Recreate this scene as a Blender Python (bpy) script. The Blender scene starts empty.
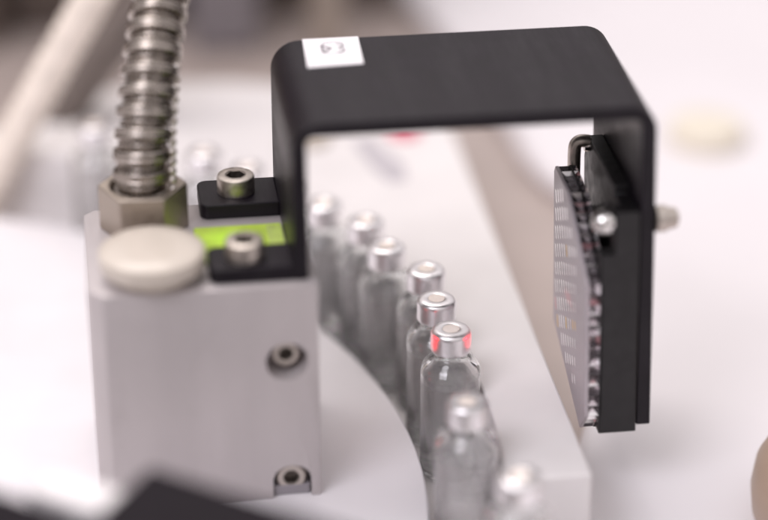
import bpy, bmesh, math, random
from mathutils import Vector, Matrix
random.seed(4)
PI = math.pi
S = 0.001                       # all numbers below are millimetres
SC = bpy.context.scene
COL = SC.collection

# ------------------------------------------------------------------ camera
cd = bpy.data.cameras.new('camera')
cam = bpy.data.objects.new('camera', cd); COL.objects.link(cam)
SC.camera = cam
cam.location = (-.1085, -.6344, .3741)
cam.rotation_euler = (math.radians(63), 0, -math.radians(7.8))
cd.sensor_width = 36; cd.lens = 36*2300/768
cd.clip_start = .02; cd.clip_end = 50
cd.dof.use_dof = True
cd.dof.focus_distance = .742
cd.dof.aperture_fstop = 2.55
cd.dof.aperture_blades = 0

# ------------------------------------------------------------------ world, lamps
w = bpy.data.worlds.new('World'); SC.world = w; w.use_nodes = True
nt = w.node_tree; bg = nt.nodes['Background']
tc = nt.nodes.new('ShaderNodeTexCoord'); sp = nt.nodes.new('ShaderNodeSeparateXYZ')
cr = nt.nodes.new('ShaderNodeValToRGB')
nt.links.new(tc.outputs['Generated'], sp.inputs[0]); nt.links.new(sp.outputs['Z'], cr.inputs[0])
nt.links.new(cr.outputs[0], bg.inputs[0])
e = cr.color_ramp.elements
e[0].position = 0.0; e[0].color = (.30, .25, .24, 1)
e[1].position = 1.0; e[1].color = (1.0, .94, .95, 1)
x = e.new(.2); x.color = (.55, .50, .50, 1)
x = e.new(.45); x.color = (.95, .885, .895, 1)
bg.inputs[1].default_value = .78

def area(name, loc, target, sx, sy, power, col):
    l = bpy.data.lights.new(name, 'AREA'); l.shape = 'RECTANGLE'; l.size = sx; l.size_y = sy
    l.energy = power; l.color = col
    o = bpy.data.objects.new(name, l); COL.objects.link(o); o.location = loc
    o.rotation_euler = (Vector(target)-Vector(loc)).to_track_quat('-Z', 'Y').to_euler()
    return o
area('ceiling_softbox', (-.25, .45, 1.1), (0, .05, 0), .8, .5, 6.6, (1, .925, .90))
area('side_fill_light', (-.62, -.62, .95), (0, 0, 0), .6, .5, 6.5, (.95, .92, 1.0))  # unseen fill lamp added to brighten the fronts from the left
SC.view_settings.view_transform = 'Standard'
SC.view_settings.look = 'None'
SC.view_settings.exposure = 0.1
SC.cycles.max_bounces = 72; SC.cycles.transmission_bounces = 72; SC.cycles.transparent_max_bounces = 72; SC.cycles.diffuse_bounces = 6; SC.cycles.glossy_bounces = 8
SC.cycles.sample_clamp_indirect = 0

# ------------------------------------------------------------------ materials
def mat(name, col, rough=.5, metal=0., noise=.04, nscale=400., bump=0., bscale=3000., trans=0., ior=1.5,
        emit=None, estr=0., coat=0., aniso=0., rvar=.08, stretch=None, spec=.5, sss=0.):
    m = bpy.data.materials.new(name); m.use_nodes = True
    n = m.node_tree.nodes; L = m.node_tree.links; b = n['Principled BSDF']
    b.inputs['Metallic'].default_value = metal
    b.inputs['IOR'].default_value = ior
    b.inputs['Transmission Weight'].default_value = trans
    b.inputs['Coat Weight'].default_value = coat
    b.inputs['Specular IOR Level'].default_value = spec
    if sss:
        b.inputs['Subsurface Weight'].default_value = sss; b.inputs['Subsurface Scale'].default_value = .003
    tcn = n.new('ShaderNodeTexCoord'); mp = n.new('ShaderNodeMapping')
    L.new(tcn.outputs['Object'], mp.inputs[0])
    if stretch: mp.inputs['Scale'].default_value = stretch
    nz = n.new('ShaderNodeTexNoise'); nz.inputs['Scale'].default_value = nscale; nz.inputs['Detail'].default_value = 4
    L.new(mp.outputs[0], nz.inputs['Vector'])
    r = n.new('ShaderNodeValToRGB'); L.new(nz.outputs['Fac'], r.inputs[0])
    r.color_ramp.elements[0].position = .3; r.color_ramp.elements[1].position = .7
    r.color_ramp.elements[0].color = tuple(max(0, c*(1-noise)) for c in col)+(1,)
    r.color_ramp.elements[1].color = tuple(min(1, c*(1+noise)) for c in col)+(1,)
    L.new(r.outputs[0], b.inputs['Base Color'])
    if rvar:
        mr = n.new('ShaderNodeMapRange'); L.new(nz.outputs['Fac'], mr.inputs[0])
        mr.inputs['From Min'].default_value = .3; mr.inputs['From Max'].default_value = .7
        mr.inputs['To Min'].default_value = max(0.0, rough-rvar); mr.inputs['To Max'].default_value = min(1, rough+rvar)
        L.new(mr.outputs[0], b.inputs['Roughness'])
    else: b.inputs['Roughness'].default_value = rough
    if bump:
        n2 = n.new('ShaderNodeTexNoise'); n2.inputs['Scale'].default_value = bscale
        L.new(mp.outputs[0], n2.inputs['Vector'])
        bp = n.new('ShaderNodeBump'); bp.inputs['Strength'].default_value = bump; bp.inputs['Distance'].default_value = .0002
        L.new(n2.outputs['Fac'], bp.inputs['Height']); L.new(bp.outputs[0], b.inputs['Normal'])
    if emit:
        b.inputs['Emission Color'].default_value = emit+(1,); b.inputs['Emission Strength'].default_value = estr
    return m

M = {}
M['white'] = mat('white_plastic', (.82, .79, .785), .42, noise=.02, nscale=60, bump=.1, rvar=.08)
M['disc'] = mat('white_disc_plastic', (.79, .765, .785), .38, noise=.02, nscale=40, bump=.1)
M['cover'] = mat('white_cover_paint', (.82, .79, .81), .35, noise=.02, nscale=15, bump=.1)
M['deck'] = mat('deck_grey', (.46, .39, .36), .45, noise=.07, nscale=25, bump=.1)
M['block'] = mat('anodised_aluminium', (.54, .50, .50), .48, metal=.3, noise=.05, nscale=60, bump=.3, bscale=2500, stretch=(1, 1, .12), rvar=.12)
M['black'] = mat('black_powder_coat', (.007, .0045, .008), .44, noise=.25, nscale=120, spec=.32, bump=.12, bscale=5000)
M['blackpl'] = mat('black_plastic', (.006, .005, .006), .42, noise=.1, nscale=300, bump=.2)
M['fgblack'] = mat('matte_black_plastic', (.012, .009, .012), .7, noise=.1, nscale=300, spec=.15)
M['steel'] = mat('stainless_steel', (.58, .53, .48), .42, metal=1, noise=.1, nscale=700, bump=.15, rvar=.1)
M['nickel'] = mat('nickel_plated_brass', (.44, .385, .33), .46, metal=1, noise=.1, nscale=500, bump=.2, rvar=.1)
M['conduit'] = mat('conduit_steel', (.40, .36, .325), .25, metal=1, noise=.16, nscale=450, bump=.25, rvar=.12)
M['socket_shade'] = mat('shaded_socket_steel', (.20, .175, .155), .45, metal=.9, noise=.3, nscale=900)  # recess shade of the screw sockets put into a darker steel
M['bead'] = mat('bead_highlight', (.72, .67, .62), .38, metal=1, noise=.1)
M['chrome'] = mat('chrome', (.82, .80, .78), .24, metal=1, noise=.03, nscale=300, rvar=.04)
M['cap'] = mat('crimped_aluminium', (.90, .88, .89), .34, metal=1, noise=.04, nscale=500, bump=.12, bscale=2500, rvar=.06)
M['rubber'] = mat('beige_rubber', (1, .88, .80), .6, noise=.04, nscale=900, bump=.2)
M['glass'] = mat('vial_glass', (1., 1., 1.), .0, noise=.0, trans=1, ior=1.5, rvar=0)
def thin_glass(m, f):
    n = m.node_tree.nodes; L = m.node_tree.links; b = n['Principled BSDF']; o = n['Material Output']
    tr = n.new('ShaderNodeBsdfTransparent'); tr.inputs[0].default_value = (1, 1, 1, 1)
    mx = n.new('ShaderNodeMixShader'); mx.inputs[0].default_value = f
    L.new(b.outputs[0], mx.inputs[1]); L.new(tr.outputs[0], mx.inputs[2]); L.new(mx.outputs[0], o.inputs[0])
thin_glass(M['glass'], .18)
M['thick_glass'] = mat('thick_vial_glass', (.96, .97, .97), .0, noise=.0, trans=1, ior=1.52, rvar=0)
M['liquid'] = mat('clear_liquid', (1., 1., 1.), .0, noise=.0, trans=1, ior=1.33, rvar=0)
thin_glass(M['liquid'], .5)
M['knob'] = mat('cream_plastic', (.60, .54, .47), .36, noise=.03, nscale=150, bump=.1, coat=.2)
M['green'] = mat('green_acrylic', (.40, .54, .05), .35, noise=.3, nscale=70, emit=(.45, .9, .0), estr=.05, rvar=.05)
M['green_lit'] = mat('green_led', (.34, .54, .01), .35, noise=.3, nscale=80, emit=(.4, .9, .0), estr=.10, rvar=.05)
M['label'] = mat('white_label', (.86, .84, .86), .45, noise=.02, nscale=200, bump=.05)
M['ink'] = mat('grey_ink', (.22, .20, .22), .6, noise=.2, nscale=900)
M['dark'] = mat('dark_recess', (.03, .028, .028), .6, noise=.2)
M['clear'] = mat('clear_acrylic', (.97, .97, .98), .12, noise=.0, trans=1, ior=1.49, rvar=0)
M['prism'] = mat('silvered_prisms', (.74, .69, .72), .2, metal=.9, noise=.1, nscale=300, rvar=.1)
M['face'] = mat('reflector_face', (.47, .425, .45), .38, noise=.06, nscale=200, spec=.35)  # grey reflection veil of the clear face put into the base colour
M['mirrorback'] = mat('reflector_backing', (.20, .175, .185), .45, metal=.2, noise=.08, nscale=200)
M['glint'] = mat('white_glint', (.97, .95, .96), .3, metal=.95, noise=.02, rvar=.03)
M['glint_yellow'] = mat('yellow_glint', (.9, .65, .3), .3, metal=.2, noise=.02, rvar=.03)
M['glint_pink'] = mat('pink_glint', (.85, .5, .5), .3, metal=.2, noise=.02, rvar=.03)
M['reflect_dark'] = mat('dark_reflection', (.06, .05, .055), .15, metal=.3, noise=.1, rvar=.03)
M['reflect_pink'] = mat('pink_reflection', (.55, .30, .32), .2, metal=.5, noise=.1, rvar=.03)
M['redlens'] = mat('red_lens', (.5, .01, .01), .15, noise=.1, emit=(1, .03, .02), estr=2.)
M['hose'] = mat('braided_hose', (.86, .77, .68), .45, noise=.12, nscale=160, bump=.5, bscale=900)
M['hosedark'] = mat('grey_hose', (.17, .14, .125), .5, noise=.12, nscale=160, bump=.5, bscale=900)
M['brown'] = mat('brown_panel', (.105, .08, .068), .5, noise=.2, nscale=12)
M['bluegrey'] = mat('blue_grey_panel', (.27, .25, .27), .4, noise=.15, nscale=14)
M['greypost'] = mat('grey_post', (.40, .34, .29), .4, noise=.12, nscale=30)
M['tan'] = mat('tan_plastic', (.42, .31, .235), .4, noise=.06, nscale=60, bump=.1)
M['tandark'] = mat('dark_tan', (.36, .26, .20), .5, noise=.1, nscale=60)
M['pink'] = mat('pink_print', (.75, .18, .25), .5, noise=.1)
M['softgrey'] = mat('soft_grey', (.55, .52, .55), .5, noise=.1, nscale=300)

def wear(m, scale, lo, hi, dust):
    # thin scratches and dusty patches that belong to the surface
    n = m.node_tree.nodes; L = m.node_tree.links; b = n['Principled BSDF']
    tc_ = n.new('ShaderNodeTexCoord'); mp_ = n.new('ShaderNodeMapping'); mp_.inputs['Scale'].default_value = (1, .12, .5); mp_.inputs['Rotation'].default_value = (.2, .5, .7)
    nz = n.new('ShaderNodeTexNoise'); nz.inputs['Scale'].default_value = scale; nz.inputs['Detail'].default_value = 8; nz.inputs['Roughness'].default_value = .7
    L.new(tc_.outputs['Object'], mp_.inputs[0]); L.new(mp_.outputs[0], nz.inputs['Vector'])
    mr = n.new('ShaderNodeMapRange'); L.new(nz.outputs['Fac'], mr.inputs[0]); mr.inputs['From Min'].default_value = .35; mr.inputs['From Max'].default_value = .7
    mr.inputs['To Min'].default_value = lo; mr.inputs['To Max'].default_value = hi; L.new(mr.outputs[0], b.inputs['Roughness'])
    src = b.inputs['Base Color'].links[0].from_socket
    r2 = n.new('ShaderNodeMapRange'); L.new(nz.outputs['Fac'], r2.inputs[0]); r2.inputs['From Min'].default_value = .55; r2.inputs['From Max'].default_value = .75
    r2.inputs['To Max'].default_value = dust[3]
    mx = n.new('ShaderNodeMixRGB'); mx.inputs[2].default_value = dust[:3]+(1,)
    L.new(r2.outputs[0], mx.inputs[0]); L.new(src, mx.inputs[1]); L.new(mx.outputs[0], b.inputs['Base Color'])
wear(M['black'], 90, .36, .60, (.10, .09, .09, .10))
wear(M['block'], 70, .36, .60, (.42, .38, .37, .35))
wear(M['knob'], 120, .28, .48, (.45, .38, .31, .25))

# ------------------------------------------------------------------ helpers
def tag(o, label=None, cat=None, group=None, kind=None):
    if label: o['label'] = label
    if cat: o['category'] = cat
    if group: o['group'] = group
    if kind: o['kind'] = kind
    return o
ORG = {}
def thing(name, org, label, cat, group=None):
    o = bpy.data.objects.new(name, None); COL.objects.link(o)
    o.location = Vector(org)*S; o.empty_display_size = .005
    ORG[o.name] = Vector(org)
    return tag(o, label, cat, group)
def obj(name, bm, m, parent=None, org=None, smooth=True, bev=0., seg=3, angle=35):
    """one mesh from a bmesh given in world millimetres"""
    if org is None:
        org = ORG[parent.name] if parent is not None else Vector((0, 0, 0))
    org = Vector(org)
    bmesh.ops.recalc_face_normals(bm, faces=bm.faces[:])
    for v in bm.verts: v.co = (v.co-org)*S
    me = bpy.data.meshes.new(name); bm.to_mesh(me); bm.free()
    o = bpy.data.objects.new(name, me); COL.objects.link(o)
    me.materials.append(m)
    if smooth:
        me.shade_smooth()
        me.set_sharp_from_angle(angle=math.radians(angle))
    if parent is not None:
        o.parent = parent
        o.location = (org-ORG[parent.name])*S if (parent.name in ORG) else Vector((0, 0, 0))
    else: o.location = org*S
    ORG[o.name] = org
    if bev:
        b = o.modifiers.new('edges', 'BEVEL'); b.width = bev*S; b.segments = seg; b.limit_method = 'ANGLE'
        b.angle_limit = math.radians(40); b.harden_normals = False
    return o
def BM(): return bmesh.new()
def box(bm, x0, x1, y0, y1, z0, z1, mtx=None):
    vs = [bm.verts.new((x, y, z)) for z in (z0, z1) for x, y in ((x0, y0), (x1, y0), (x1, y1), (x0, y1))]
    for f in ((3, 2, 1, 0), (4, 5, 6, 7), (0, 1, 5, 4), (1, 2, 6, 5), (2, 3, 7, 6), (3, 0, 4, 7)):
        bm.faces.new([vs[i] for i in f])
    if mtx:
        for v in vs: v.co = mtx @ v.co
    return vs
def prism(bm, pts, z0, z1, axis='z'):
    """polygon extruded; axis 'z': pts (x,y); 'y': pts (x,z); 'x': pts (y,z)"""
    def P(a, b, c):
        return {'z': (a, b, c), 'y': (a, c, b), 'x': (c, a, b)}[axis]
    A = [bm.verts.new(P(a, b, z0)) for a, b in pts]; B = [bm.verts.new(P(a, b, z1)) for a, b in pts]
    n = len(pts)
    bm.faces.new(A[::-1]); bm.faces.new(B)
    for i in range(n): bm.faces.new((A[i], A[(i+1) % n], B[(i+1) % n], B[i]))
    return A+B
def lathe(bm, prof, c=(0, 0, 0), n=64, axis='z', closed=False):
    """prof: (r, h). r==0 ends are capped to a point"""
    c = Vector(c)
    def P(r, a, h):
        u, v = r*math.cos(a), r*math.sin(a)
        return c+Vector({'z': (u, v, h), 'x': (h, u, v), 'y': (u, h, v)}[axis])
    rings = []
    for r, h in prof:
        if r < 1e-6: rings.append([bm.verts.new(P(0, 0, h))])
        else: rings.append([bm.verts.new(P(r, 2*PI*i/n, h)) for i in range(n)])
    pairs = list(zip(rings, rings[1:]))
    if closed: pairs.append((rings[-1], rings[0]))
    for a, b in pairs:
        if len(a) == 1 and len(b) == 1: continue
        for i in range(n):
            j = (i+1) % n
            if len(a) == 1: bm.faces.new((a[0], b[i], b[j]))
            elif len(b) == 1: bm.faces.new((a[i], a[j], b[0]))
            else: bm.faces.new((a[i], a[j], b[j], b[i]))
def arc(cx, cy, r, a0, a1, n=12):
    return [(cx+r*math.cos(math.radians(a0+(a1-a0)*i/n)), cy+r*math.sin(math.radians(a0+(a1-a0)*i/n))) for i in range(n+1)]
def spline(pts, n):
    """Catmull-Rom through pts"""
    P = [Vector(p) for p in pts]; P = [2*P[0]-P[1]]+P+[2*P[-1]-P[-2]]
    out = []; k = len(P)-3
    for i in range(n+1):
        t = k*i/n; s = min(int(t), k-1); t -= s
        a, b, c, d = P[s:s+4]
        out.append(.5*((2*b)+(c-a)*t+(2*a-5*b+4*c-d)*t*t+(3*b-a-3*c+d)*t**3))
    return out
def tube(bm, pts, rad, n=24, caps=True):
    """rad: number or f(arc length, angle)"""
    rings = []; L = 0
    up = Vector((0, 1, 0))
    for i, p in enumerate(pts):
        if i: L += (p-pts[i-1]).length
        t = (pts[min(i+1, len(pts)-1)]-pts[max(i-1, 0)]).normalized()
        u = up - t*up.dot(t)
        if u.length < .1: u = Vector((1, 0, 0))-t*t.x
        u.normalize(); v = t.cross(u)
        rings.append([bm.verts.new(p+(u*math.cos(2*PI*k/n)+v*math.sin(2*PI*k/n))*(rad(L, 2*PI*k/n) if callable(rad) else rad)) for k in range(n)])
    for a, b in zip(rings, rings[1:]):
        for k in range(n): bm.faces.new((a[k], a[(k+1) % n], b[(k+1) % n], b[k]))
    if caps: bm.faces.new(rings[0][::-1]); bm.faces.new(rings[-1])
def cut(o, bms):
    """subtract closed shapes (world mm) from o and bake the result into its mesh"""
    tmp = []
    for bm in bms:
        bmesh.ops.recalc_face_normals(bm, faces=bm.faces[:])
        for v in bm.verts: v.co = (v.co-ORG[o.name])*S
        me = bpy.data.meshes.new('cutter'); bm.to_mesh(me); bm.free()
        c = bpy.data.objects.new('cutter', me); COL.objects.link(c); c.matrix_world = Matrix.Translation(ORG[o.name]*S)
        md = o.modifiers.new('cut', 'BOOLEAN'); md.operation = 'DIFFERENCE'; md.solver = 'EXACT'; md.object = c
        tmp.append(c)
    bpy.context.view_layer.update()
    dg = bpy.context.evaluated_depsgraph_get()
    me = bpy.data.meshes.new_from_object(o.evaluated_get(dg))
    o.modifiers.clear(); o.data = me
    me.shade_smooth(); me.set_sharp_from_angle(angle=math.radians(35))
    for c in tmp: bpy.data.objects.remove(c)
def copy_tree(o, loc):
    c = o.copy(); COL.objects.link(c); c.location = loc
    for ch in o.children:
        d = ch.copy(); COL.objects.link(d); d.parent = c
        for g in ch.children:
            k = g.copy(); COL.objects.link(k); k.parent = d
    return c

# ------------------------------------------------------------------ the setting
RC = (-229.5, -15.0)            # axis of the rotary disc
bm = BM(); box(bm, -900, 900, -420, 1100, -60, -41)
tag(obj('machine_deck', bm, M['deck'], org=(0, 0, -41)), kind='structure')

bm = BM()                        # raised white cover of the machine at the right
pts = [(20, -420), (20, -62), (34, -56), (36, -30), (43, 5), (60, 50), (80, 100), (93, 142), (94, 165), (91, 188), (84, 208), (76.5, 226), (72.5, 250), (72, 285), (64, 350), (52, 440), (30, 560), (0, 800), (900, 800), (900, -420)]
prism(bm, pts, -41, -30)
tag(obj('machine_cover', bm, M['cover'], org=(300, 0, -41), bev=9.5, seg=8), kind='structure')

bm = BM(); prism(bm, arc(*RC, 218, 0, 360, 180)[:-1], -30, -19)
t = thing('rotary_disc', (RC[0], RC[1], -41), 'flat white rotary disc whose round rim carries the vials past the sensor block', 'turntable')
obj('disc_plate', bm, M['disc'], t, bev=.8)
bm = BM(); lathe(bm, [(0, -41), (60, -41), (60, -30), (0, -30)], (RC[0], RC[1], 0)); obj('hub', bm, M['steel'], t)

bm = BM(); lathe(bm, [(219.2, -40.9), (239.4, -40.9), (239.4, -31.05), (219.2, -31.05)], (RC[0], RC[1], 0), 180, closed=True)
bm2 = BM(); prism(bm2, [(-20, -58), (14, -58), (40, -260), (-60, -260)], -40.9, -31.06)
t = thing('vial_track', (RC[0], RC[1], -41), 'pale ring track under the vials between disc and guide plate', 'track')
obj('track_ring', bm, M['white'], t); obj('infeed_strip', bm2, M['white'], t)

# outer guide plate: inner arc round the disc, straight right edge
a0 = math.degrees(math.asin((-57-RC[1])/240))
inner = arc(*RC, 240, 115, a0, 90)
outer = [(34.3, -57)] + [(34.3, y) for y in (0, 80, 160)] + arc(4.3, 215, 30, 0, 62, 8) + [(-22, 258), (-50, 267), (-80, 271), (-105, 264), (-125, 249), (-146, 231)] + arc(*RC, 258, 68, 115, 12)
bm = BM(); prism(bm, inner+outer, -41, 0)
t = thing('guide_plate', (0, 100, -41), 'thick white guide plate curving round the outside of the vial row', 'guide rail')
gp = obj('plate', bm, M['white'], t, bev=.9)
bm = BM(); lathe(bm, [(0, 0.05), (6.5, .05), (6.5, 1.2), (5.8, 1.6), (0, 1.6)], (14.5, 203, 0)); tag(obj('dot_marker', bm, M['pink'], t), 'small pink red dot')
bm = BM(); prism(bm, [(-7, 199), (-1, 203), (10, 172), (9, 158), (2, 158), (-3, 172)], .05, .4); tag(obj('grey_mark', bm, M['softgrey'], t), 'soft grey mark on white plate')  # flat grey patch laid on the plate
bm = BM(); lathe(bm, [(0, 0.05), (8, .05), (8, 3), (7, 4), (0, 4)], (-24, 200, 0)); tag(obj('plug', bm, M['knob'], t), 'small cream plug')

# ------------------------------------------------------------------ vials
def make_vial(org, label):
    t = thing('vial', org, label, 'vial', 'glass vials queued along the rotary disc')
    X, Y, Z = org
    out = [(0, -30.5), (7.0, -30.5), (7.6, -30.9), (8.6, -30.9), (9.3, -30.5), (9.72, -29.4), (9.75, -28), (9.75, 6.2), (9.65, 7.4), (9.2, 8.8), (8.3, 10.1), (7.0, 11.0), (5.8, 11.5), (5.1, 12.0), (4.75, 12.7), (4.7, 14.2), (5.2, 15), (6.1, 15.3), (6.1, 18.5),
           (3.3, 18.5), (3.3, 13), (3.7, 12.0), (4.6, 11.0), (5.9, 10.3), (6.9, 8.9), (7.8, 7.8), (8.4, 6.6), (8.7, 5.4), (8.85, -27.6), (8.3, -28.8), (7, -29.3), (0, -29.0)]
    bm = BM(); lathe(bm, out, (X, Y, Z+31), 72)
    g = obj('glass_body', bm, M['glass'], t, angle=50); g.data.materials.append(M['thick_glass'])
    for p in g.data.polygons:
        zz = p.center.z/S
        if zz > 35.5 or zz < 3.6: p.material_index = 1      # thick shoulder, neck and heel
    bm = BM(); lathe(bm, [(0, -28.96), (7.02, -29.26), (8.34, -28.75), (8.9, -27.6), (8.9, 3.4), (8.5, 3.05), (6, 2.9), (0, 2.9)], (X, Y, Z+31), 72)
    obj('liquid', bm, M['liquid'], t, angle=50)
    bm = BM()
    lathe(bm, [(5.3, 14.35), (6.2, 14.3), (6.5, 14.7), (6.55, 15.3), (6.45, 16), (6.5, 19.9), (6.42, 20.6), (6.15, 21.2), (5.65, 21.65), (5.0, 21.88), (4.2, 21.95), (3.1, 21.95), (2.8, 21.8), (2.7, 21.5), (0, 21.5), (0, 18.7), (6.25, 18.7), (6.25, 15)], (X, Y, Z+31), 72, closed=True)
    c = obj('cap', bm, M['cap'], t)
    bm = BM(); lathe(bm, [(0, 21.55), (2.68, 21.55), (2.68, 21.85), (2.3, 21.97), (0, 22.0)], (X, Y, Z+31), 40)
    c2 = obj('stopper', bm, M['rubber'], t)
    c2.parent = c; c2.location = (0, 0, 0)
    return t
ring = lambda a: (RC[0]+228.5*math.cos(math.radians(a)), RC[1]+228.5*math.sin(math.radians(a)))
first = make_vial((0, 0, -31), 'clear glass vial whose silver crimp cap glows red in the sensor beam')
rest = [((-1.5, 21.5), 'silver capped vial touching the back of the red lit vial'),
        ((-1.6, 43.0), 'silver capped vial second behind the red lit one, offset to the right of the next'),
        ((-11.9, 61.8), 'silver capped vial third behind the red lit one, its tall glass side showing'),
        ((-16.6, 82.3), 'slightly blurred capped vial fourth behind the red lit one'),
        ((-29.4, 98.4), 'blurred capped vial fifth behind the red lit one, half hidden by the black bracket leg'),
        ((-2.2, -45.0), 'soft focus capped vial standing next in front of the red lit one'),
        ((4.9, -88.2), 'blurred capped vial nearest the camera, cut off by the bottom edge')]
far = [(34.6, 'blurred vial hidden mostly by the upright black bracket leg'),
       (39.9, 'blurred vial just behind the rear socket screw of the black bracket'),
       (45.4, 'blurred vial seen between the steel conduit and the rear bracket screw'),
       (58.0, 'faint blurred vial just left of the ribbed steel conduit')]
for (x_, y_), lb in rest:
    c = copy_tree(first, Vector((x_, y_, -31))*S); c['label'] = lb; c.rotation_euler = (random.uniform(-.008, .008), random.uniform(-.008, .008), random.uniform(0, 6))
for a, lb in far:
    x_, y_ = ring(a); z_ = -31
    c = copy_tree(first, Vector((x_, y_, z_))*S); c['label'] = lb; c.rotation_euler = (random.uniform(-.008, .008), random.uniform(-.008, .008), random.uniform(0, 6))

# ------------------------------------------------------------------ sensor block
ZT = 55.6
t = thing('sensor_block', (-80, 0, -19), 'pale grey metal sensor block with recessed screws, carrying nut, knob and black bracket', 'machine block')
bm = BM()
prism(bm, [(-109.4, -28), (-45.3, -28), (-45.3, 32), (-110.6, 32), (-113.8, 29), (-113.8, -23)], -19, ZT, 'z')
blk = obj('body', bm, M['block'], t, bev=.45, seg=2)
cs = []
b1 = BM(); lathe(b1, [(0, -33), (6.5, -33), (6.5, -17.5), (0, -17.5)], (-55.1, 0, 29.5), 48, 'y'); cs.append(b1)
b1 = BM(); prism(b1, [(-60.2, -30), (-60.2, -12.5)] + [(-54.2+6*math.cos(math.radians(a)), -12.5+5*math.sin(math.radians(a))) for a in range(160, 15, -15)] + [(-48.2, -12.5), (-48.2, -30)], -33, -21.5, 'y'); cs.append(b1)
cut(blk, cs)
b = blk.modifiers.new('edges', 'BEVEL'); b.width = .6*S; b.segments = 2; b.limit_method = 'ANGLE'; b.angle_limit = math.radians(40)

def socket_screw(name, c, r, h, axis, parent=None, label=None, mat_=None, cat='screw', group=None, sgn=1):
    """cap head with hex socket; c is the centre of the head's seat"""
    c = Vector(c); mat_ = mat_ or M['steel']
    if parent is None: root = thing(name, c, label, cat, group); hn = 'head'
    else: root = parent; hn = name
    s = sgn
    prof = [(0, 0), (r*.96, 0), (r, .15*s), (r, (h-.8)*s), (r*.97, (h-.3)*s), (r*.88, h*s), (r*.56, h*s)]
    bm = BM(); lathe(bm, prof, c, 48, axis)
    # hexagonal socket: ring to hexagon, then floor
    hd = obj(hn, bm, mat_, root)
    bm = BM()
    def P(u, v, w): return c+Vector({'z': (u, v, w), 'y': (u, w, v), 'x': (w, u, v)}[axis])
    n = 48; R1 = [bm.verts.new(P(r*.56*math.cos(2*PI*i/n), r*.56*math.sin(2*PI*i/n), h*s)) for i in range(n)]
    def hexr(a): 
        a = (a % (PI/3))-PI/6; return r*.44/math.cos(a)
    R2 = [bm.verts.new(P(hexr(2*PI*i/n)*math.cos(2*PI*i/n), hexr(2*PI*i/n)*math.sin(2*PI*i/n), (h-.25)*s)) for i in range(n)]
    R3 = [bm.verts.new(P(hexr(2*PI*i/n)*math.cos(2*PI*i/n), hexr(2*PI*i/n)*math.sin(2*PI*i/n), h*.4*s)) for i in range(n)]
    C3 = bm.verts.new(P(0, 0, h*.3*s))
    for a_, b_ in ((R1, R2), (R2, R3)):
        for i in range(n): bm.faces.new((a_[i], a_[(i+1) % n], b_[(i+1) % n], b_[i]))
    for i in range(n): bm.faces.new((R3[i], R3[(i+1) % n], C3))
    obj('socket', bm, M['socket_shade'], hd)
    return root
s1 = socket_screw('upper_screw', (-55.1, -18.4, 29.9), 4.3, 5.2, 'y', t, sgn=-1)
bm = BM(); box(bm, -59.8, -48.6, -26.5, -21.7, -18.9, -15.6); tag(obj('slot_shade', bm, M['bluegrey'], t, bev=.3), 'dark grey box filling the shaded slot under the lower screw')  # dark box added for the shade inside the slot below the screw
s2 = socket_screw('lower_screw', (-54.4, -21.4, -12.9), 4.7, 4.8, 'y', t, sgn=-1)
for o in t.children:
    if o.name.startswith(('upper', 'lower')): o.name = 'recessed_screw'
bm = BM(); lathe(bm, [(0, 0), (4.6, 0), (4.6, .6), (4.0, 1.2), (0, 1.6)], (-45.3, 0, 15), 32, 'x'); obj('beam_lens', bm, M['redlens'], t)

# green lit indicator let into the top
t = thing('indicator_window', (-70, 2, ZT), 'bright green lit indicator strip lying between the two black bracket prongs', 'indicator')
bm = BM(); box(bm, -80, -52.6, -11, 12.6, ZT+.02, ZT+1.3)
strip = obj('strip', bm, M['green'], t, bev=.5)
n = M['green'].node_tree.nodes; L_ = M['green'].node_tree.links; pb = n['Principled BSDF']     # an LED sits under one end
tcn = n.new('ShaderNodeTexCoord'); mp = n.new('ShaderNodeMapping'); mp.vector_type = 'POINT'
mp.inputs['Location'].default_value = (.10, -.25, 0); mp.inputs['Scale'].default_value = (115, 130, 60)
gr = n.new('ShaderNodeTexGradient'); gr.gradient_type = 'SPHERICAL'; ml = n.new('ShaderNodeMath'); ml.operation = 'MULTIPLY_ADD'
ml.inputs[1].default_value = .42; ml.inputs[2].default_value = .05
L_.new(tcn.outputs['Object'], mp.inputs[0]); L_.new(mp.outputs[0], gr.inputs[0]); L_.new(gr.outputs['Fac'], ml.inputs[0]); L_.new(ml.outputs[0], pb.inputs['Emission Strength'])
bm = BM(); box(bm, -57.5, -52.7, -8, 11, ZT+1.31, ZT+1.45); tag(obj('pale_reflection', bm, mat('pale_green', (.42, .54, .12), .3, noise=.2, nscale=200), t, bev=.05), 'paler end of the green strip, whitish reflection painted in')  # whitish reflection on the strip's end put into a paler overlay

# cream knob
t = thing('clamping_dial', (-94, -16.5, ZT), 'smooth cream plastic round knob on the front corner of the block', 'knob')
bm = BM(); lathe(bm, [(0, 59), (14.6, 59), (15.6, 59.4), (16.1, 60.4), (16.2, 63.2), (15.8, 64.6), (14.6, 65.5), (10, 65.9), (0, 66.1)], (-94, -16.5, 0), 96); obj('knob_cap', bm, M['knob'], t)
bm = BM(); lathe(bm, [(0, ZT), (11, ZT), (11, 59.1), (0, 59.1)], (-94, -16.5, 0), 48); obj('stem', bm, M['knob'], t)

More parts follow.
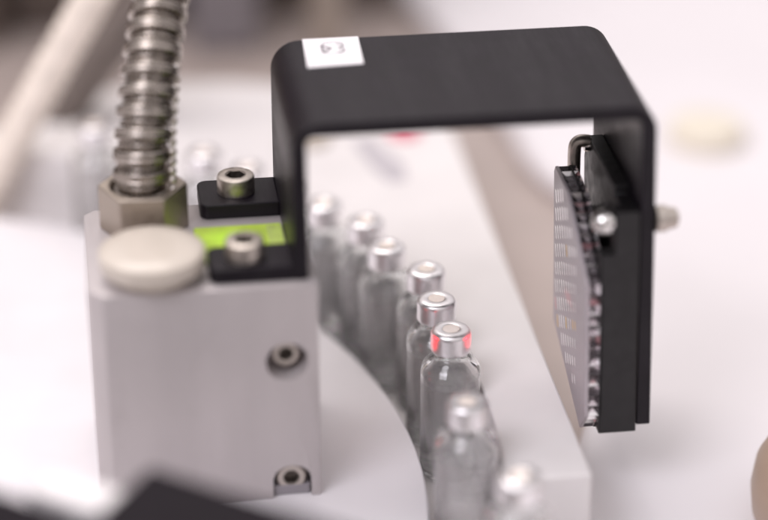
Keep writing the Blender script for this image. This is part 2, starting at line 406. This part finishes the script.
# hex nut and conduit
t = thing('hex_nut', (-95, 18, ZT), 'large nickel plated hex gland nut clamping the conduit to the block', 'nut')
bm = BM()
rot = -3.5
H = [(-95+14*math.cos(math.radians(60*i+rot)), 18+14*math.sin(math.radians(60*i+rot))) for i in range(6)]
prism(bm, H, ZT, 70.6)
nut = obj('nut_body', bm, M['nickel'], t, smooth=True)
b1 = BM(); lathe(b1, [(0, 64), (9.9, 64), (9.9, 69.6), (10.9, 72), (0, 72)], (-95, 18, 0), 64)
cut(nut, [b1])
b = nut.modifiers.new('edges', 'BEVEL'); b.width = .6*S; b.segments = 3; b.limit_method = 'ANGLE'; b.angle_limit = math.radians(40)
bm = BM(); lathe(bm, [(0, 64), (9.7, 64), (9.7, 67.5), (8.6, 67.5), (8.6, 66), (0, 66)], (-95, 18, 0), 48); obj('seal_ring', bm, M['dark'], t)

t = thing('metal_conduit', (-95, 18, 64), 'ribbed flexible stainless steel conduit rising from the hex nut', 'conduit')
path = spline([(-95, 18, 66.2), (-94.7, 18, 76.8), (-93.5, 20, 88), (-90.1, 29, 106), (-86, 42, 122), (-79, 62, 145), (-68, 90, 170), (-50, 120, 195)], 620)
PITCH = 6.3
def crad(L, a):
    u = (L/PITCH + .13*math.cos(a-.6) + .03*math.sin(L*1.7)) % 1.0
    if u < .58: return 7.8+1.4*(max(0, 1-(abs(u-.29)/.29)**5))**.5-.35*math.exp(-((u-.29)/.05)**2)
    if u < .68: return 6.5
    if u < .90: return 7.0+.9*math.sqrt(max(0, 1-((u-.79)/.11)**2))
    return 6.5
bm = BM(); tube(bm, path, crad, 64); obj('ribbed_hose', bm, M['conduit'], t, angle=60)
# beads of light along one side, added as bright beads over the ribs
bm = BM()
L = 0
for i in range(1, len(path)):
    L += (path[i]-path[i-1]).length
step = 3.35; acc = 0
for i in range(1, len(path)-1):
    acc += (path[i]-path[i-1]).length
    if acc >= step:
        acc -= step
        tt = (path[i+1]-path[i-1]).normalized(); n_ = Vector((tt.z, 0, -tt.x))
        c_ = path[i]+n_*9.1+Vector((0, -2.6, 0))
        if c_.z > 69:
            m_ = Matrix.Translation(c_) @ tt.to_track_quat('Z', 'Y').to_matrix().to_4x4() @ Matrix.Rotation(.6, 4, 'Y') @ Matrix.Diagonal((1.3, 1.5, 1.7, 1))
            bmesh.ops.create_uvsphere(bm, u_segments=14, v_segments=10, radius=1, matrix=m_)
obj('highlight_beads', bm, M['bead'], t)

# ------------------------------------------------------------------ black bracket
def XS(z): return (98-z)*.030      # slight splay of the right leg
YF, YB = -25, 42
t = thing('sensor_bracket', (-60, 8, ZT), 'matte black bent steel bracket arching over the vials, white sticker on top', 'bracket')
TH = 4.4; zo = 106.2
out = [(-52.2, ZT+.02), (-52.2, 97)] + arc(-43.2, zo-9, 9, 180, 90, 10) + arc(48.6, zo-8.5, 8.5, 90, 2, 10) + [(57.1+XS(50), 50), (57.1+XS(-3.6), -3.6)]
inn = [(52.6+XS(-3.6), -3.6), (52.6+XS(50), 50)] + arc(49.9, zo-TH-2.5, 2.5, 2, 90, 8) + arc(-45.3, zo-TH-2.5, 2.5, 90, 180, 8) + [(-47.8, ZT+.02)]
bm = BM(); prism(bm, out+inn, YF, YB, 'y'); strap = obj('bent_strap', bm, M['black'], t, bev=.5)
for nm, y0, y1 in (('rear', 20, 39), ('front', YF+.1, -9)):
    r = 3
    pts = arc(-77.3+r, y0+r, r, 180, 270, 6)+[(-52.1, y0), (-52.1, y1)]+arc(-77.3+r, y1-r, r, 90, 180, 6)
    bm = BM(); prism(bm, pts, ZT+.02, ZT+5); obj('mounting_prong', bm, M['black'], t, bev=.5)
socket_screw('socket_screw', (-65.2, 29.5, ZT+5.02), 6.0, 6.0, 'z', None, 'steel socket head screw on the rear black prong', group='socket screws fixing the bracket')
socket_screw('socket_screw', (-66.2, -16.9, ZT+5.02), 6.0, 6.0, 'z', None, 'blurred steel socket head screw on the front black prong', group='socket screws fixing the bracket')

# sticker
t = thing('white_sticker', (-33.5, 32, zo), 'small square white sticker with grey printed mark on the bracket top', 'sticker')
bm = BM(); prism(bm, [(-42.8, 18), (-25.3, 19.2), (-24.2, 41.7), (-42.0, 41.7)], zo+.02, zo+.22); obj('paper', bm, M['label'], t, smooth=False)
bm = BM()
def stroke(pts, wd):
    for (ax, ay), (bx, by) in zip(pts, pts[1:]):
        d = Vector((bx-ax, by-ay)); l = d.length; d /= l; nn = Vector((-d.y, d.x))*wd/2
        a_ = Vector((ax, ay))-d*wd*.3; b_ = Vector((bx, by))+d*wd*.3
        z_ = zo+.24+random.random()*.01
        prism(bm, [tuple(a_-nn), tuple(b_-nn), tuple(b_+nn), tuple(a_+nn)], z_, z_+.03)
stroke([(-36.6, 35.4), (-35.6, 37.2), (-33, 37.9), (-30.8, 37.6), (-29.6, 36.4)], .45)
stroke([(-36.6, 35.4), (-36.5, 29.3)], .9)
stroke([(-36.4, 35.0), (-33.9, 32.8), (-36.0, 30.2)], 1.0)
stroke([(-36.3, 28.9), (-33.5, 28.3), (-30.3, 28.9)], .5)
stroke([(-31.8, 35.9), (-30.1, 35.3), (-29.8, 34.0), (-31.5, 32.8), (-29.8, 31.5), (-30.1, 30.0), (-31.9, 29.4)], .7)
obj('printed_mark', bm, M['ink'], t, smooth=False)

# ------------------------------------------------------------------ reflector with its housing, hung on the right leg
t = thing('reflector', (48, 10, -5), 'clear faceted retroreflector in a black plastic housing on the right bracket leg', 'reflector')
def shear(bm):
    for v in bm.verts: v.co.x += XS(v.co.z)
bm = BM(); prism(bm, [(-19.4, -5.3), (31, -5.3), (31, 66), (27, 74.5), (-12, 74.5), (-12, 71.6), (-19.4, 71.6)], 47.2, 52.5, 'x'); shear(bm)
obj('backing_plate', bm, M['blackpl'], t, bev=.5)
bm = BM(); prism(bm, [(40.3, -5.6), (52.4, -5.6), (52.4, 71.9), (44.6, 71.9), (44.6, 57.5), (40.3, 57.5)], YF-.5, -19.5, 'y'); shear(bm)
obj('front_rail', bm, M['blackpl'], t, bev=.4)
bm = BM(); prism(bm, [(-19.3, -5), (22, 8), (22, 52), (2, 46), (-19.3, 40)], 41.4, 47.1, 'x'); shear(bm)
obj('carrier', bm, M['blackpl'], t, bev=.5)
poly = [(22, 66.5), (3, 66), (-25.5, 48), (-25.5, 1), (-18, -7.4), (24, 10), (24, 64)]
def inside(y, z, pl):
    c = False; n = len(pl)
    for i in range(n):
        (y1, z1), (y2, z2) = pl[i], pl[(i+1) % n]
        if (z1 > z) != (z2 > z) and y < (y2-y1)*(z-z1)/(z2-z1)+y1: c = not c
    return c
def inset(pl, d):
    cy = sum(p[0] for p in pl)/len(pl); cz = sum(p[1] for p in pl)/len(pl)
    return [(cy+(p[0]-cy)*(1-d), cz+(p[1]-cz)*(1-d)) for p in pl]
bm = BM(); prism(bm, poly, 35.8, 37.0, 'x'); shear(bm)
obj('face_plate', bm, M['face'], t, bev=.3)
pin = inset(poly, .07)
bm = BM(); prism(bm, pin, 38.2, 40.2, 'x'); shear(bm); obj('mirror_backing', bm, M['mirrorback'], t, smooth=False)
# rows of small slanted strokes on the grey face, glints put into their colour
bm = BM(); PY, PZ = 3.3, 6.5
z = -14.
while z < 76:
    y = -21.
    while y < 22:
        zr = z; z = zr-.5*y
        if y > -14 and all(inside(y+dy, z+dz, pin) for dy, dz in ((-.6, 0), (2.2, 0), (2.2, 3.4), (-.6, 3.4))):
            s_ = len(bm.faces); j = random.uniform(-.1, .1)
            k_ = .55+.45*min(1, max(0, (y+22)/30))       # painted glints get smaller towards the near edge
            vv = [bm.verts.new(p) for p in ((35.78, y, z), (35.78, y+1.6*k_, z), (35.78, y+2.9*k_, z+4.0*k_), (35.78, y+1.3*k_, z+4.0*k_), (35.62, y+(1.3+j)*k_, z+1.6*k_))]
            for f in ((0, 1, 4), (1, 2, 4), (2, 3, 4), (3, 0, 4), (3, 2, 1, 0)): bm.faces.new([vv[i] for i in f])
            r_ = random.random(); mi = 0 if r_ < .93 else (1 if r_ < .965 else 2)
            for f in list(bm.faces)[s_:]: f.material_index = mi
        z = zr
        y += PY
    z += PZ
shear(bm)
o = obj('painted_glints', bm, M['glint'], t, smooth=False); o.data.materials.append(M['glint_yellow']); o.data.materials.append(M['glint_pink'])
# slanted rim prisms, bright, dark and pink reflections put into their colours
bm = BM(); cen = Vector((0, 30)); n = len(poly)
for i in range(n):
    p0, p1 = Vector(poly[i]), Vector(poly[(i+1) % n]); L_ = (p1-p0).length; k = max(1, int(round(L_/3.6)))
    nn = Vector((-(p1-p0).y, (p1-p0).x)).normalized()
    if (cen-(p0+p1)/2).dot(nn) < 0: nn = -nn
    e_ = (p1-p0)/k
    for q in range(k):
        a_ = p0+e_*q+nn*.2; sl = e_*.9
        x0_, x1_ = 37.02, (42.6 if min(p0.y, p1.y) > 47 else 40.3)
        f0 = a_+e_*.04; f1 = a_+e_*.96
        def V(x, p): return bm.verts.new((x, p.x, p.y))
        A, B_ = V(x0_, f0), V(x0_, f1); C_, D_ = V(x1_, f1), V(x1_, f0)
        apex = V((x0_+x1_)/2+random.uniform(-.4, .4), a_+e_*(.5+random.uniform(-.15, .15))+nn*2.4)
        E0, E1, E2, E3 = V(x0_, f0+nn*3), V(x0_, f1+nn*3), V(x1_, f1+nn*3), V(x1_, f0+nn*3)
        mats_ = [0, 2, 1, 3 if q % 4 == 1 else 0]; random.shuffle(mats_)
        for m_, f in zip(mats_, ((A, B_, apex), (B_, C_, apex), (C_, D_, apex), (D_, A, apex))):
            bm.faces.new(f).material_index = m_
        bm.faces.new((E0, E1, E2, E3)); bm.faces.new((A, B_, E1, E0)); bm.faces.new((D_, C_, E2, E3))
shear(bm)
o = obj('rim_prisms', bm, M['prism'], t, smooth=False)
for k in ('glint', 'reflect_dark', 'reflect_pink'): o.data.materials.append(M[k])
bm = BM(); prism(bm, poly, 40.32, 41.0, 'x'); shear(bm); obj('rear_rim', bm, M['blackpl'], t)

# screw through leg and notch, with its outer end beyond the leg
t = thing('through_screw', (60, -14, 62), 'round headed bright screw passing through the bracket leg beside the reflector', 'screw')
bm = BM(); lathe(bm, [(0, 38.6), (2.0, 39.0), (3.3, 40.2), (3.9, 42), (3.9, 44.0), (2.2, 44.4), (2.2, 45.2), (0, 45.2)], (0, -23.5, 68.2), 40, 'x'); obj('head', bm, M['chrome'], t)
bm = BM(); lathe(bm, [(0, 58.4), (4.1, 58.4), (4.1, 61.6), (3.6, 62.0), (3.3, 62.0), (3.3, 63.6), (2.9, 64.8), (1.6, 65.5), (0, 65.6)], (0, -23.5, 68.2), 40, 'x'); obj('domed_nut', bm, M['steel'], t)
t = thing('wire_clip', (46, 26, 66), 'bent chrome wire clip hooked over the top rear corner of the reflector', 'clip')
bm = BM(); tube(bm, spline([(48, 24, 73.6), (46, 24, 73.9), (44.6, 24.2, 73.6), (43.6, 24.4, 72.2), (43.4, 24.4, 69), (43.4, 24.2, 65), (43.4, 24, 61)], 40), 2.1, 20); obj('hook', bm, M['steel'], t)
bm = BM(); lathe(bm, [(0, 46.2), (2.2, 46.4), (2.6, 47.4), (2.6, 48.6), (0, 48.6)], (0, 24.5, 72.5), 30, 'x'); obj('eyelet', bm, M['chrome'], t)

# ------------------------------------------------------------------ right side of the machine
t = thing('round_plug', (152, 245, -30), 'blurred round cream plug lying on the white cover beyond the bracket', 'plug')
bm = BM(); lathe(bm, [(0, -30), (15.6, -30), (16.4, -28), (16.4, -24), (15.4, -22), (12, -21), (0, -20.4)], (152, 245, 0), 64); obj('plug_body', bm, mat('ivory_plastic', (.80, .74, .62), .4, noise=.03), t)
t = thing('tub', (121, -50, -30), 'brown tan round tub cut off by the right edge of the picture', 'tub')
bm = BM(); lathe(bm, [(0, -30), (30, -30), (33, -24), (34, -16), (33, -8), (30, -2), (25, 2), (17, 5), (8, 6), (0, 6)], (121, -54, 0), 96); obj('tub_wall', bm, M['tan'], t)
bm = BM(); lathe(bm, [(0, 5.5), (9, 5.5), (9, 12), (7.5, 13.5), (0, 13.5)], (121, -54, 0), 64); obj('tub_knob', bm, M['tandark'], t)
# ------------------------------------------------------------------ out of focus foreground
u = Vector((.80, -.60)); v_ = Vector((-.56, -.83))
def quad(p, lu, lv):
    p = Vector(p); return [tuple(p), tuple(p+u*lu), tuple(p+u*lu+v_*lv), tuple(p+v_*lv)]
t = thing('cover_block', (-80, -110, -41), 'heavily blurred black block whose corner rises from the bottom edge', 'cover')
bm = BM(); prism(bm, quad((-99.6, -113.5), 90, 50), -41, 50); obj('housing', bm, M['fgblack'], t, bev=2)
t = thing('cover_block', (-150, -90, -41), 'heavily blurred black block in the bottom left corner of the picture', 'cover')
bm = BM(); prism(bm, quad((-170, -97), 64, 70), -41, 50); obj('housing', bm, M['fgblack'], t, bev=2)
t = thing('white_filler', (-122, -85, -41), 'heavily blurred white spacer between the two black foreground blocks', 'filler')
bm = BM(); prism(bm, quad((-126, -97), 26, 13), -41, 42); obj('filler_body', bm, M['white'], t, bev=2)  # white piece added to fill the pale gap between the black blocks

# ------------------------------------------------------------------ background machinery
t = thing('pale_hose', (-110, 200, 64), 'thick pale hose crossing the top left corner diagonally, out of focus', 'hose')
bm = BM(); tube(bm, spline([(-52, 200, 152), (-80, 200, 107), (-107, 200, 64), (-128, 200, 29), (-147, 200, -4), (-158, 200, -24), (-166, 200, -40)], 200), lambda L, a: 7.2+.35*math.sin(L*1.1), 32); obj('hose_tube', bm, M['hose'], t)
t = thing('shadow_hose', (-107, 235, 20), 'thick brown grey hose added as the dark shadow beside the pale one, out of focus', 'hose')
bm = BM(); tube(bm, spline([(-50, 240, 96), (-84, 240, 50), (-108, 240, 20), (-128, 240, -8), (-150, 240, -40)], 60), 9, 32); obj('hose_tube', bm, M['hosedark'], t)  # dark tube added for the brown shadow beside the pale hose
t = thing('grey_hose', (-140, 330, 0), 'dim grey hose in the far upper left behind the pale one', 'hose')
bm = BM(); tube(bm, spline([(-70, 300, 140), (-92, 300, 70), (-110, 300, 10), (-122, 300, -40)], 60), 9, 32); obj('hose_tube', bm, M['hosedark'], t)
def bgbox(name, x0, x1, y0, y1, z1, m, lb, cat):
    t = thing(name, ((x0+x1)/2, y0, -41), lb, cat)
    bm = BM(); box(bm, x0, x1, y0, y1, -41, z1); obj('panel', bm, m, t, bev=3)
    bm = BM(); box(bm, x0+3, x1-3, y0-2, y0-.05, -36, z1-8); obj('front_cover', bm, m, t, bev=1)
bgbox('machine_cabinet', -420, -150, 420, 560, 260, M['brown'], 'dark brown machine cabinet far left, fully out of focus', 'cabinet')
bgbox('machine_cabinet', -149, -62, 440, 560, 260, M['brown'], 'dark brown machine cabinet behind the steel conduit, out of focus', 'cabinet')
bgbox('control_cabinet', -60, -26, 400, 540, 260, M['bluegrey'], 'blue grey cabinet behind the left end of the black bracket', 'cabinet')
bgbox('support_post', -8, 8, 345, 361, 220, M['greypost'], 'beige grey upright post behind the white sticker', 'post')
bgbox('machine_cabinet', -24, 48, 450, 560, 200, M['brown'], 'brown cabinet seen above the middle of the bracket, out of focus', 'cabinet')

# ------------------------------------------------------------------ the sensor's red beam (a real spot, out and back)
def spot(name, loc, target, power, deg):
    l = bpy.data.lights.new(name, 'SPOT'); l.energy = power; l.color = (1, .004, .01); l.spot_size = math.radians(deg); l.spot_blend = 1.0
    l.shadow_soft_size = .001
    o = bpy.data.objects.new(name, l); COL.objects.link(o); o.location = Vector(loc)*S
    o.rotation_euler = (Vector(target)-Vector(loc)).to_track_quat('-Z', 'Y').to_euler()
spot('sensor_beam', (-43.3, 0, 15.5), (0, 0, 19.6), .15, 15)
spot('returned_beam', (33, -12, 18.5), (0, 0, 19.6), .17, 17)
